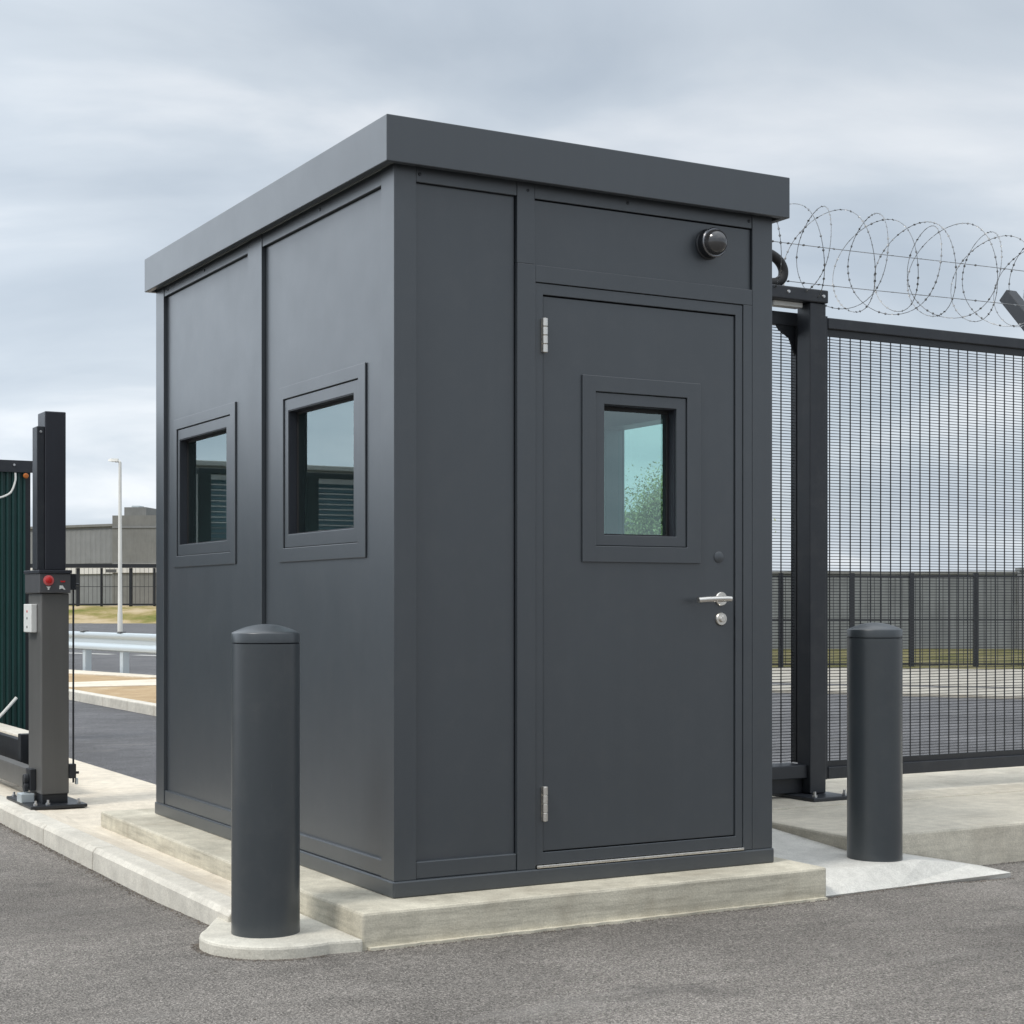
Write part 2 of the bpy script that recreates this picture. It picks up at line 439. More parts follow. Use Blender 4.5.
# intermediate posts
B(0, .1, 1.342, 1.515, .189, H1).build('wall_post', 'booth', booth, bev)
B(.518, .5985, 0, .1, .189, 2.502).box(.518, .595, .0015, .1, 2.5025, H1).build('wall_post', 'booth', booth, bev)
# headers
B(.0915, .517, .003, .1, 2.757, H1).box(.596, 1.634, .003, .1, 2.755, H1).build('header_strip', 'booth', booth, bev)
B(.003, .1, .1145, 1.341, 2.757, H1).box(.003, .1, 1.516, 2.719, 2.762, H1).build('header_strip', 'booth', booth, bev)
# lower borders
B(.0915, .517, .004, .1, .1887, .254).build('lower_border', 'booth', booth, .0045)
B(.004, .1, .1145, 1.341, .1895, .254).box(.004, .1, 1.516, 2.719, .1887, .260).build('lower_border', 'booth', booth, .0045)
# infill panels
B(.0925, .512, RC, TH, .2542, 2.7545).build('wall_panel', 'booth', booth)
B(.5965, 1.633, .013, TH, 2.503, 2.7515).build('transom_panel', 'booth', booth, .0015)
W1 = dict(o=(.280, 1.169, 1.380, 2.122), i=(.347, 1.118, 1.439, 2.069), g=(.400, 1.075, 1.496, 2.018))
W2 = dict(o=(1.707, 2.594, 1.386, 2.124), i=(1.774, 2.547, 1.442, 2.072), g=(1.838, 2.518, 1.497, 2.019))
MB().ring((.116, 1.336, .2542, 2.7535), (.327, 1.137, 1.42, 2.083), RC, TH, 'x').build('wall_panel', 'booth', booth)
MB().ring((1.518, 2.717, .2602, 2.7585), (1.754, 2.567, 1.423, 2.086), RC, TH, 'x').build('wall_panel', 'booth', booth)
# black backing strips, painting the shade into the gaps beside the panels
B(.03, .09, 1.3365, 1.3415, .256, 2.756).build('gap_shade', 'dark', booth)
B(.03, .09, 2.7175, 2.7195, .262, 2.756).build('gap_shade', 'dark', booth)
B(.5125, .5175, .03, .09, .256, 2.754).build('gap_shade', 'dark', booth)
# right and back walls
MB().ring((.1145, D - .1285, .189, H1), (.30, 1.13, 1.44, 2.03), W - .1, W - .004, 'x').build('side_wall', 'booth', booth, .002)
B(.0915, W - .0915, D - .1, D - .004, .189, H1).build('back_wall', 'booth', booth, .002)
# lining, floor, ceiling
B(.1005, W - .1005, .1205, D - .1205, .189, .20).build('booth_floor', 'floor', booth)
B(.0, W, .0, D, H1 + .001, H1 + .012).build('ceiling', 'inner', booth)
MB().ring((.1205, D - .1285, .201, H1 - .002), (.30, 1.13, 1.44, 2.03), W - .112, W - .1005, 'x').build('lining', 'inner', booth)
B(.1005, W - .113, D - .112, D - .1005, .201, H1 - .002).build('lining', 'inner', booth)

def window(d, axis, proud, parent, w_in=0, sash=.006):
    """outer trim (thing part) > inner frame, gasket, pane"""
    o = MB().ring(d['o'], d['i'], proud, RC - .0005, axis).build('window', 'booth', parent, .0022)
    i = d['i']; e = .002; g = d['g']; k = .014
    MB().ring((i[0] + e, i[1] - e, i[2] + e, i[3] - e), g, proud + .006, .0485, axis).build('window_frame', 'booth', o, .002)
    MB().ring((g[0] + .0004, g[1] - .0004, g[2] + .0004, g[3] - .0004), (g[0] + .003, g[1] - .003, g[2] + .003, g[3] - .003), .019, .0545, axis).build('reveal_shade', 'mast', o)  # near-black ring that paints in the shade of the window reveal
    MB().ring((i[0] + e, i[1] - e, i[2] + e, i[3] - e), (g[0] + k, g[1] - k, g[2] + k * .6, g[3] - k), .055, .088, axis).build('gasket', 'rubber', o, .002)
    if axis == 'x': pb = B(.060, .066, g[0] + .012, g[1] - .012, g[2] + .006, g[3] - .012)
    pb.build('window_pane', 'pane', o)
    return o
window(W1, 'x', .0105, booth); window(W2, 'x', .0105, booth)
# window of the right side wall (seen through the door window)
o = MB().ring((.26, 1.17, 1.40, 2.07), (.30, 1.13, 1.44, 2.03), W - .0035, W + .008, 'x').build('window', 'booth', booth, .002)
B(W - .03, W - .024, .301, 1.129, 1.441, 2.029).build('window_pane', 'pane', o)

# door surround and frame
DS = MB()
DS.box(.599, 1.634, .0005, .1, 2.4365, 2.5015)
DS.box(1.589, 1.634, .0005, .1, .1895, 2.436)
DS.build('door_surround', 'booth', booth, bev)
DF = MB().ring((.6005, 1.5875, .203, 2.4345), (.634, 1.552, .249, 2.391), .005, .1, 'y')
DF.build('door_frame', 'booth', booth, .002)
B(.601, 1.587, -.008, .1, .191, .2015).build('threshold', 'steel', booth, .002)
dw = dict(o=(.812, 1.375, 1.367, 2.097), i=(.873, 1.309, 1.431, 2.035), g=(.916, 1.260, 1.474, 1.988))
door = MB().ring((.638, 1.5475, .253, 2.386), (.855, 1.327, 1.413, 2.053), .012, .075, 'y').build('door', 'booth', booth, .002)
B(.634, .638, .03, .09, .25, 2.39).box(1.548, 1.552, .03, .09, .25, 2.39).box(.638, 1.548, .03, .09, 2.3865, 2.3905).box(.638, 1.548, .03, .09, .2495, .2525).build('door_seal', 'dark', booth)
MB().ring(dw['o'], dw['i'], .003, .0118, 'y').build('window_trim', 'booth', door, .0022)
MB().ring((.875, 1.307, 1.433, 2.033), dw['g'], .010, .0545, 'y').build('window_frame', 'booth', door, .002)
MB().ring((.9164, 1.2596, 1.4744, 1.9876), (.919, 1.257, 1.477, 1.985), .020, .0595, 'y').build('reveal_shade', 'mast', door)  # shade of the door window reveal, put into a dark-coloured ring
MB().ring((.875, 1.307, 1.433, 2.033), (.928, 1.246, 1.482, 1.970), .060, .090, 'y').build('gasket', 'rubber', door, .002)
B(.926, 1.248, .066, .072, 1.480, 1.972).build('window_pane', 'pane', door)
for z0, z1 in ((2.167, 2.301), (.370, .504)):
    m = MB(); n = 4; L = (z1 - z0) / n
    for i in range(n):
        m.lathe([(.0095, 0), (.0115, .002), (.0115, L - .003), (.0095, L - .001)], (.636, -.006, z0 + i * L), n=16)
    m.box(.627, .645, .0045, .0115, z0 + .004, z1 - .004)
    m.build('hinge', 'steel', door, smooth=True)
# handle, lock, blanked viewer
h = MB().lathe([(.0285, 0), (.0285, .006), (.026, .009), (.012, .009), (.011, .045)], (1.482, .012, 1.224), '-y', 28)
h.build('handle_rose', 'steel', door, smooth=True)
m = MB(); m.tube([(1.490, -.046, 1.224), (1.468, -.047, 1.225), (1.42, -.047, 1.224), (1.37, -.046, 1.222), (1.330, -.043, 1.219)], .0115, 14)
m.build('door_handle', 'steel', door, smooth=True)
m = MB().lathe([(.027, 0), (.027, .006), (.024, .010), (.0135, .010), (.0135, .017), (.011, .019)], (1.481, .012, 1.142), '-y', 28)
m.box(1.4785, 1.4835, -.0085, -.0065, 1.134, 1.150)
m.build('lock_cylinder', 'steel', door, smooth=True)
MB().lathe([(.023, 0), (.023, .003), (.020, .005)], (1.471, .012, 1.395), '-y', 28).build('viewer_cover', 'booth', door, smooth=True)
# screws
for x, z in ((.106, 2.786), (.565, 2.782), (1.021, 2.788), (1.619, 2.784)):
    MB().lathe([(.007, 0), (.006, .003), (.003, .004)], (x, .003, z), '-y', 12).build('screw', 'gate', booth, smooth=True)
for y_ in (.70, 1.36, 1.50, 2.10, 2.66):
    m = MB().lathe([(.007, 0), (.006, .003), (.003, .004)], (0, 0, 0), '-y', 12)
    m.v = [(b_ + .003, -a_ + y_, c_ + 2.788) for a_, b_, c_ in m.v]
    m.build('screw', 'gate', booth, smooth=True)
# roof: fascia ring, deck and recessed soffit
rf = MB()
x0, x1, y0, y1 = -.0553, W + .0485, -.0553, D + .018
t_ = .028
rf = planring(x0, x1, y0, y1, t_, 2.803, 2.972)
rfo = rf.build('roof_fascia', 'roof', booth, .003)
B(x0 + .029, x1 - .029, y0 + .029, y1 - .029, 2.828, 2.965).build('roof_deck', 'roof', booth)

# dome camera on the booth
dc = thing('security_camera', 'small black dome camera with silver rim above the booth door', 'security camera', (1.418, .013, 2.668))
MB().lathe([(.062, 0), (.062, .005), (.057, .009), (.056, .038), (.050, .042)], (1.418, .013, 2.668), '-y', 36).build('camera_base', 'black', dc, smooth=True)
MB().lathe([(.0575, .037), (.060, .041), (.060, .047), (.0565, .051), (.050, .051), (.050, .037)], (1.418, .013, 2.668), '-y', 40)  .build('rim', 'rim', dc, smooth=True)
MB().lathe([(.0525 * math.cos(a), .047 + .051 * math.sin(a)) for a in [R(i * 89 / 12) for i in range(13)]], (1.418, .013, 2.668), '-y', 40).build('dome', 'dome', dc, smooth=True)

# ------------------------------------------------------------------ bollards
def bollard(loc, label):
    b = thing('bollard', label, 'bollard', loc, 'steel bollards guarding the booth')
    r = .1205
    x, y, z = loc
    MB().lathe([(r, -.05), (r, 1.0225), (r - .003, 1.024)], loc, 'z', 72).build('post', 'bollard', b, smooth=True)
    prof = [(r - .003, 1.0255), (r, 1.027), (r, 1.0585), (r - .0015, 1.0615)]
    for i in range(1, 10):
        a = i / 9; prof.append((max(.0008, (r - .0015) * (1 - a)), 1.0615 + .030 * (1 - (1 - a) ** 2)))
    MB().lathe(prof, loc, 'z', 72).build('cap', 'bollard', b, smooth=True)
    return b
b0 = bollard((-.470, .070, .04), 'tall dark grey steel bollard on the rounded concrete pad by the kerb')
dup(b0, (2.408, .126, .030), 'dark grey steel bollard on the sloping apron beside the mesh gate')

# ------------------------------------------------------------------ right gate and mesh fence
FY = 1.534
gp = thing('gate_portal', 'black steel gate post with overhead beam bolted to the raised slab', 'gate post', (3.26, 1.58, .156))
B(3.207, 3.317, FY, 1.645, .178, 2.834).build('post', 'gate', gp, .006)
B(3.318, 3.338, FY + .01, FY + .05, .25, 2.77).build('stop_plate', 'gate', gp, .003)
B(2.44, 3.324, FY - .012, 1.66, 2.835, 2.905).build('overhead_beam', 'gate', gp, .006)
B(3.10, 3.375, 1.375, 1.74, .156, .177).build('base_plate', 'gate', gp, .004)
for x, y_ in ((3.135, 1.41), (3.34, 1.41), (3.135, 1.705), (3.35, 1.705)):
    m = MB().lathe([(.014, 0), (.014, .012), (.008, .013), (.008, .03)], (x, y_, .177), 'z', 6); m.build('anchor_bolt', 'zinc', gp)
for x, z in ((3.29, 2.87), (3.05, 2.875)):
    MB().lathe([(.010, 0), (.008, .006)], (x, FY - .012, z), '-y', 10).build('bolt', 'zinc', gp)
m = MB()
ctrl = [(2.70, 1.58, 3.00), (2.82, 1.58, 3.075), (2.937, 1.58, 3.082), (2.998, 1.58, 3.066), (3.040, 1.58, 3.036), (3.060, 1.58, 2.995), (3.050, 1.58, 2.952), (3.010, 1.58, 2.928), (2.96, 1.58, 2.922), (2.90, 1.58, 2.915), (2.86, 1.58, 2.90)]
def smooth_pts(c, n=6):
    out = []
    for i in range(len(c) - 1):
        p0, p1, p2, p3 = [Vector(c[max(0, min(len(c) - 1, i + k))]) for k in (-1, 0, 1, 2)]
        for j in range(n):
            t_ = j / n
            out.append(.5 * ((2 * p1) + (-p0 + p2) * t_ + (2 * p0 - 5 * p1 + 4 * p2 - p3) * t_ ** 2 + (-p0 + 3 * p1 - 3 * p2 + p3) * t_ ** 3))
    out.append(Vector(c[-1])); return out
m.tube(smooth_pts(ctrl), .027, 14); m.build('cable_conduit', 'rubber', gp, smooth=True)
B(2.99, 3.19, 1.575, 1.635, 2.808, 2.8345).build('sensor_strip', 'white', gp, .004)

def mesh_panel(x0, x1, z0, z1, y, parent):
    m = MB(); w = .0018; p = .0160
    z = z0 + .01
    while z < z1:
        m.box(x0, x1, y - w, y + w, z - w, z + w); z += p
    x = x0 + .02
    while x < x1:
        m.box(x - .0026, x + .0026, y - .007, y - .0022, z0, z1); x += .0730
    return m.build('mesh_panel', 'wire', parent)

gl = thing('sliding_gate', 'black mesh gate leaf on a bottom track behind the booth', 'gate', (2.7, 1.70, .2))
B(2.47, 3.285, 1.682, 1.722, 2.726, 2.80).build('top_rail', 'gate', gl, .004)
for x in (3.231, 2.48): B(x, x + .053, 1.680, 1.724, .335, 2.725).build('stile', 'black', gl, .004)
m = MB()
m.prism([(3.230, 2.7255), (3.10, 2.7255), (3.12, 2.70), (3.19, 2.66), (3.230, 2.57)], 1.690, 1.700, 'y')
m.prism([(3.2845, 2.7255), (3.40, 2.7255), (3.38, 2.70), (3.33, 2.66), (3.2845, 2.57)], 1.690, 1.700, 'y')
m.build('gusset', 'black', gl)
B(2.47, 3.2065, 1.56, 1.72, .262, .334).build('bottom_rail', 'gate', gl, .005)
B(2.47, 3.2065, 1.60, 1.70, .180, .2615).build('track_beam', 'black', gl, .004)
mesh_panel(2.534, 3.231, .335, 2.7255, 1.702, gl)

fn = thing('mesh_fence', 'black close-mesh security fence with tubular rails along the raised slab', 'fence', (5.0, 1.56, .156))
XE = 7.6
B(3.3385, XE, FY + .005, FY + .055, 2.702, 2.762).build('top_rail', 'gate', fn, .005)
B(3.3385, XE, FY + .005, FY + .055, .252, .318).build('bottom_rail', 'gate', fn, .005)
mesh_panel(3.343, 5.02, .318, 2.7015, FY + .030, fn)
mesh_panel(5.12, XE, .318, 2.7015, FY + .030, fn)
for z0, z1 in ((2.664, 2.7015), (.3185, .350)): B(3.343, 5.02, FY + .022, FY + .038, z0, z1).build('clamp_bar', 'black', fn)
for px in (5.05, XE):
    B(px, px + .08, FY + .056, FY + .136, .16, 2.80).build('post', 'gate', fn, .005)
    a0 = Vector((px + .035, FY + .10, 2.78)); a1 = Vector((px + .04, FY + .40, 3.105))
    m = MB(); dirv = (a1 - a0).normalized(); u = Vector((1, .0, 0)); u = (u - dirv * u.dot(dirv)).normalized(); w = dirv.cross(u)
    vs = []
    for p, s_ in ((a0, .042), (a1, .042)):
        vs += [p + u * s_ + w * s_, p - u * s_ + w * s_, p - u * s_ - w * s_, p + u * s_ - w * s_]
    m.add(vs, [(0, 1, 2, 3), (7, 6, 5, 4), (0, 4, 5, 1), (1, 5, 6, 2), (2, 6, 7, 3), (3, 7, 4, 0)])
    m.build('arm', 'black', fn, .004)

# razor coil and straight barbed strands
def barbed(m, pts, r, step, blen, rr):
    m.tube(pts, r, 5)
    acc = 0; rnd = random.Random(4)
    for i in range(1, len(pts)):
        a, b = Vector(pts[i - 1]), Vector(pts[i]); L = (b - a).length; acc += L
        if acc >= step:
            acc = 0; d = (b - a).normalized(); q = a + (b - a) * .5
            s_ = d.cross(Vector((rnd.uniform(-1, 1), rnd.uniform(-1, 1), rnd.uniform(-1, 1)))).normalized()
            m.add([q - d * blen, q + s_ * rr, q + d * blen, q - s_ * rr, q + d.cross(s_) * .002, q - d.cross(s_) * .002], [(0, 1, 4), (1, 2, 4), (2, 3, 4), (3, 0, 4), (1, 0, 5), (2, 1, 5), (3, 2, 5), (0, 3, 5)])
rz = MB(); rnd = random.Random(8)
for hand, ph, pitch in ((1, 1.5, .31), (-1, 2.2, .42)):
    pts = []; N = 44; turns = int((XE - 2.5) / pitch)
    for i in range(turns * N + 1):
        th = 2 * math.pi * i / N; k = i / N
        rad = .262 + .012 * math.sin(k * 2.1 + ph) + .006 * math.sin(k * 5.3)
        x = 2.5 + pitch * k + .030 * math.sin(k * 1.7 + hand) + .025 * math.sin(2 * th + ph)
        pts.append((x, 1.62 + hand * rad * math.cos(th + ph), 3.112 + .012 * math.sin(k * 1.3) + rad * math.sin(th + ph)))
    barbed(rz, pts, .0020, .036, .012, .0075)
tag(rz.build('razor_wire', 'razor', loc=(4.9, 1.62, 2.85)), 'looping coil of grey razor wire running along the mesh fence top', 'razor wire')
for z, dz, lab in ((3.157, .0165, 'upper straight strand of barbed wire through the middle of the razor coil'), (2.952, .016, 'lower straight strand of barbed wire just above the mesh fence rail')):
    m = MB(); pts = [(2.5 + i * .053, 1.60, z + dz * (i * .053 - .6) / 1.7 * .9 - .004 * math.sin(i * .11)) for i in range(97)]
    barbed(m, pts, .0022, .10, .016, .007)
    tag(m.build('barbed_wire', 'razor', loc=(4.9, 1.60, z)), lab, 'barbed wire', 'straight barbed strands over the fence')

# ------------------------------------------------------------------ left gate operator column
gc = thing('gate_operator', 'grey gate operator column with dark mast, red button and white box', 'gate operator', (-.25, 4.0, .08))
B(-.435, -.125, 3.69, 4.28, .08, .099).build('base_plate', 'black', gc, .004)
for x, y_ in ((-.40, 3.73), (-.16, 3.74), (-.40, 4.24), (-.16, 4.24), (-.33, 3.74)):
    MB().lathe([(.013, 0), (.013, .011), (.007, .012), (.007, .026)], (x, y_, .099), 'z', 6).build('anchor_bolt', 'zinc', gc)
B(-.312, -.170, 3.953, 4.235, .0995, .150).build('foot', 'black', gc, .003)
B(-.318, -.165, 3.945, 4.245, .1505, 1.266).build('cabinet', 'cabinet', gc, .006)
hd = B(-.332, -.160, 3.928, 4.268, 1.267, 1.375).build('head', 'cabinet_head', gc, .004)
B(-.338, -.154, 3.922, 4.274, 1.3755, 1.395).build('head_lid', 'mast', gc, .003)
def disc(x, z, r, d, y0, n=20): return MB().lathe([(r, 0), (r, d * .7), (r * .8, d)], (x, y0, z), '-y', n)
disc(-.283, 1.337, .029, .006, 3.928).build('button', 'redlight', hd, smooth=True)
disc(-.283, 1.337, .018, .008, 3.9225).build('button_centre', 'red', hd, smooth=True)
m = MB().prism([(-.296, 1.303), (-.270, 1.303), (-.279, 1.294), (-.279, 1.285), (-.287, 1.285), (-.287, 1.294)], 3.9255, 3.9278, 'y'); m.build('mark', 'white', hd)
m = MB().prism([(-.222, 1.309), (-.205, 1.309), (-.200, 1.300), (-.190, 1.286), (-.198, 1.286), (-.208, 1.293), (-.224, 1.288)], 3.9255, 3.9278, 'y'); m.build('mark', 'white', hd)
m = MB().prism([(-.219, 1.335), (-.190, 1.335), (-.194, 1.327), (-.214, 1.327)], 3.9255, 3.9278, 'y'); m.build('mark', 'red', hd)
B(-.297, -.181, 3.950, 4.115, 1.3955, 2.275).build('mast', 'mast', gc, .005)
B(-.340, -.2975, 3.955, 4.060, 1.3955, 2.190).build('side_channel', 'gate', gc, .004)
MB().lathe([(.008, 0), (.006, .005)], (-.318, 3.955, 2.16), '-y', 10).build('bolt', 'zinc', gc)
wb = B(-.352, -.3185, 4.04, 4.215, 1.048, 1.206).build('switch_box', 'white', gc, .004)
for z, mt in ((1.165, 'red'), (1.127, 'cabinet'), (1.078, 'cabinet')):
    m = MB().lathe([(.008, 0), (.006, .003)], (0, 0, 0), '-y', 12); m.v = [(-.352 + b_, -a_ + 4.13, c_ + z) for a_, b_, c_ in m.v]; m.build('indicator', mt, wb)
# rod with brackets at the right side
MB().tube([(-.139, 3.955, .21), (-.139, 3.955, 1.37)], .0055, 10).build('lock_rod', 'black', gc, smooth=True)
for z0, z1 in ((1.285, 1.375), (.235, .315)):
    m = B(-.1645, -.128, 3.935, 3.975, z0, z1); m.tube([(-.128, 3.955, z0 + .03), (-.108, 3.955, z0 + .03)], .008, 8); m.build('rod_bracket', 'black', gc, .002)
B(-.127, -.115, 3.94, 3.97, .20, .235).build('rod_catch', 'galv', gc, .002)
# roller carriage on the left of the column foot
m = MB()
for z in (.235, .195):
    q = MB().lathe([(.030, 0), (.030, .026)], (0, 0, 0), '-y', 18); q.v = [(-.340 - .012 + b_, -a_ + 4.11, c_ + z - .01) for a_, b_, c_ in q.v]; m.add(q.v, q.f)
m.box(-.352, -.3185, 4.06, 4.16, .165, .285); m.build('roller_carriage', 'black', gc, .004)
B(-.405, -.330, 4.05, 4.15, .0995, .150).build('guide_bracket', 'galv', gc, .004)

for c in gc.children:
    if c.name.split('.')[0] not in ('base_plate', 'anchor_bolt'): c.location = (-.037, -.158, -.002)
tb = thing('gate_track_beam', 'grey steel sliding gate beam lying low behind the operator column', 'gate beam', (-.27, 6.5, .12))
B(-.31, -.24, 4.30, 9.8, .125, .248).build('beam', 'cabinet', tb, .006)
B(-.15, -.10, 4.30, 9.0, .20, .345).build('rear_rail', 'black', tb, .004)
B(-.20, -.10, 4.95, 5.02, .09, .40).build('guide_block', 'black', tb, .004)
B(-.31, -.10, 5.6, 5.68, .08, .124).box(-.31, -.10, 8.6, 8.68, .08, .124).build('foot', 'black', tb)

# green sheet fence
gf = thing('green_fence', 'dark green profiled sheet fence with black top rail', 'fence', (-1.5, 9.2, .05))
m = MB(); x = -2.2; y0 = 9.2; k = 0; pts = []
while x < .82:
    for dx, dy in ((0, 0), (.020, 0), (.026, -.022), (.042, -.022)): pts.append((x + dx, y0 + dy))
    x += .048
n = len(pts)
m.add([(a, b, .05) for a, b in pts] + [(a, b, 2.36) for a, b in pts] + [(a, b + .006, .05) for a, b in pts] + [(a, b + .006, 2.36) for a, b in pts],
      [(i, i + 1, n + i + 1, n + i) for i in range(n - 1)] + [(2 * n + i + 1, 2 * n + i, 3 * n + i, 3 * n + i + 1) for i in range(n - 1)] + [(n + i, n + i + 1, 3 * n + i + 1, 3 * n + i) for i in range(n - 1)])
m.build('sheet_panel', 'green', gf)
B(-2.2, .88, 9.150, 9.168, 2.347, 2.45).box(-2.2, .88, 9.168, 9.245, 2.43, 2.45).build('top_rail', 'gate', gf)
for x in (-2.19, -.7, .80):
    B(x, x + .07, 9.215, 9.285, .02, 2.429).build('post', 'black', gf)
q = MB().lathe([(.024, 0), (.022, .012), (.012, .016)], (.815, 9.15, 2.318), '-y', 16); q.build('reflector', 'orange', gf)
MB().lathe([(.012, 0), (.01, .01)], (.715, 9.15, 2.41), '-y', 10).build('bolt', 'zinc', gf)
m = MB(); m.tube(smooth_pts([(.723, 9.135, 2.34), (.722, 9.135, 2.27), (.69, 9.135, 2.18), (.64, 9.135, 2.14), (.56, 9.135, 2.115), (.40, 9.13, 2.09), (.1, 9.13, 2.06)]), .0085, 8)
tag(m.build('cord', 'white', loc=(.5, 9.13, 2.1)), 'loose white cord hung from the top rail of the green fence', 'cord', None)
m = MB(); m.tube(smooth_pts([(.73, 9.12, .40), (.66, 9.12, .32), (.58, 9.12, .235), (.45, 9.12, .12), (.38, 9.12, .08)]), .014, 8)
tag(m.build('strap', 'white', loc=(.5, 9.12, .2)), 'short white strap lying diagonally at the foot of the green fence', 'strap')

lf = thing('louvre_fence', 'blue grey louvred fence with dark posts, mirrored in the side windows of the booth', 'fence', (-4.4, 9.2, .05))
m = MB(); z = .12
while z < 2.36:
    m.add([(-6.6, 9.18, z), (-2.28, 9.18, z), (-2.28, 9.22, z + .034), (-6.6, 9.22, z + .034), (-6.6, 9.186, z - .006), (-2.28, 9.186, z - .006), (-2.28, 9.226, z + .028), (-6.6, 9.226, z + .028)],
          [(0, 1, 2, 3), (7, 6, 5, 4), (0, 4, 5, 1), (2, 6, 7, 3), (1, 5, 6, 2), (0, 3, 7, 4)]); z += .05
m.build('louvres', 'louvre', lf)
for x in (-6.6, -5.55, -4.78, -4.10, -3.42, -2.92, -2.36):
    B(x, x + .11, 9.12, 9.178, .02, 2.40).build('post', 'black', lf, .004)
B(-6.65, -2.25, 9.13, 9.24, 2.402, 2.45).build('top_rail', 'gate', lf, .004)

# ------------------------------------------------------------------ guard rail
gr = thing('guard_rail', 'galvanised corrugated crash barrier on short posts along the road', 'crash barrier', (4.95, 21, .09))
pr_ = [(.0, .742), (-.035, .728), (-.045, .690), (-.035, .655), (.0, .625), (.0, .560), (-.035, .532), (-.045, .495), (-.035, .452), (0, .430)]
pr2 = [(a + .012, b) for a, b in pr_]
def gx(y): return 5.00 + (22.968 - y) * .1185
m = MB(); n = len(pr_); vs = []
for y in (11.0, 31.0):
    for a, b in pr_ + pr2: vs.append((gx(y) + a, y, b))
N2 = 2 * n
fs = []
for i in range(n - 1):
    fs += [(i, i + 1, N2 + i + 1, N2 + i), (n + i + 1, n + i, N2 + n + i, N2 + n + i + 1)]
fs += [(0, N2, N2 + n, n), (n - 1, 2 * n - 1, N2 + 2 * n - 1, N2 + n - 1)]
m.add(vs, fs); m.build('rail', 'galv', gr, smooth=True)
for i in range(-4, 6):
    y = 21.35 + i * 1.58; x = gx(y) + .014
    B(x, x + .11, y - .085, y + .085, .05, .70).build('post', 'galv', gr, .004)
    B(x - .05, x + .05, y - .11, y + .11, .744, .762).build('reflector_cap', 'cabinet', gr)

# ------------------------------------------------------------------ street lamp
def lamp(base, top, direction, label):
    L = thing('street_lamp', label, 'street lamp', base)
    b = Vector(base); t_ = b + Vector((0, 0, top))
    MB().lathe([(.085, 0), (.082, .9), (.070, 1.0), (.05, top)], base, 'z', 14).build('pole', 'lampwhite', L, smooth=True)
    d = Vector(direction).normalized(); s_ = d.cross(Vector((0, 0, 1)))
    m = MB(); m.tube([t_, t_ + d * .06 + Vector((0, 0, .04)), t_ + d * .16 + Vector((0, 0, .04))], .045, 8)
    m.build('arm', 'lampwhite', L, smooth=True)
    m = MB(); c = t_ + d * .16 + Vector((0, 0, .02)); vs = []
    for f_, w_, z0, z1 in ((-.10, .08, 0, .10), (.12, .12, 0, .10), (.22, .07, .02, .07)):
        p = c + d * f_
        vs += [p + s_ * w_ + Vector((0, 0, z0)), p - s_ * w_ + Vector((0, 0, z0)), p - s_ * w_ * .7 + Vector((0, 0, z1)), p + s_ * w_ * .7 + Vector((0, 0, z1))]
    m.add(vs, [(0, 1, 2, 3), (11, 10, 9, 8)] + [(k * 4 + i, k * 4 + (i + 1) % 4, (k + 1) * 4 + (i + 1) % 4, (k + 1) * 4 + i) for k in range(2) for i in range(4)])
    m.build('lamp_head', 'lampwhite', L, smooth=False)
    return L
lamp((13.141, 48.745, 0), 5.90, -RV, 'slender white street lamp behind the crash barrier')

# ------------------------------------------------------------------ far buildings and fences
def obox(p0, p1, depth, z0, z1):
    """building block: front face from p0 to p1, reaching back by depth"""
    p0, p1 = Vector(p0), Vector(p1); u = (p1 - p0).normalized(); nb = Vector((-u.y, u.x, 0))
    if nb.dot(DV) < 0: nb = -nb
    m = MB(); q = [p0, p1, p1 + nb * depth, p0 + nb * depth]
    vs = [(*v.xy, z0) for v in q] + [(*v.xy, z1) for v in q]
    return m.add(vs, [(3, 2, 1, 0), (4, 5, 6, 7)] + [(i, (i + 1) % 4, 4 + (i + 1) % 4, 4 + i) for i in range(4)]), u, nb
def ribbed(p0, p1, z0, z1, pitch, d):
    p0, p1 = Vector(p0), Vector(p1); u = (p1 - p0).normalized(); nb = Vector((-u.y, u.x, 0))
    if nb.dot(DV) < 0: nb = -nb
    L = (p1 - p0).length; m = MB(); pts = []; s_ = 0
    while s_ < L - pitch:
        for a, b in ((0, 0), (pitch * .5, 0), (pitch * .6, -d), (pitch * .9, -d)): pts.append(p0 + u * (s_ + a) + nb * b)
        s_ += pitch
    n = len(pts)
    m.add([(*p.xy, z0) for p in pts] + [(*p.xy, z1) for p in pts], [(i, i + 1, n + i + 1, n + i) for i in range(n - 1)])
    return m
s0, s1 = far(-62, 149), far(-30.6, 129.5)
sh = thing('warehouse', 'long low grey clad warehouse with a pale band, far behind the lamp', 'warehouse', tuple(far(-45, 140)))
m, u_, nb_ = obox(s0, s1, 26, 0, 7.30); m.build('wall', 'shed', sh)
ribbed(s0 - nb_ * .05, s1 - nb_ * .05, 4.45, 7.1, .55, .025).build('cladding', 'shed', sh)
obox(s0 - nb_ * .25, s1 - nb_ * .25, 26.5, 7.31, 7.5)[0].build('roof_edge', 'shed_dark', sh)
obox(s0 - nb_ * .12, s1 - nb_ * .12, .11, 3.62, 4.35)[0].build('pale_band', 'shed_light', sh)
t0, t1 = far(-30.2, 126), far(16, 121)
tb2 = thing('factory_block', 'taller plain grey block with a plant box on its roof', 'building', tuple(far(-10, 124)))
m, u2, nb2 = obox(t0, t1, 24, 0, 7.95); m.build('wall', 'shed_dark', tb2)
obox(t0 - nb2 * .06, t1 - nb2 * .06, .055, 7.0, 7.12)[0].build('ledge', 'shed', tb2)
obox(t0 - nb2 * .12, t1 - nb2 * .12, .11, 3.62, 4.3)[0].build('pale_band', 'shed_light', tb2)
obox(far(-29.65, 127.5), far(-27.95, 127.3), 3, 7.951, 8.66)[0].build('plant_box', 'shed_dark', tb2)
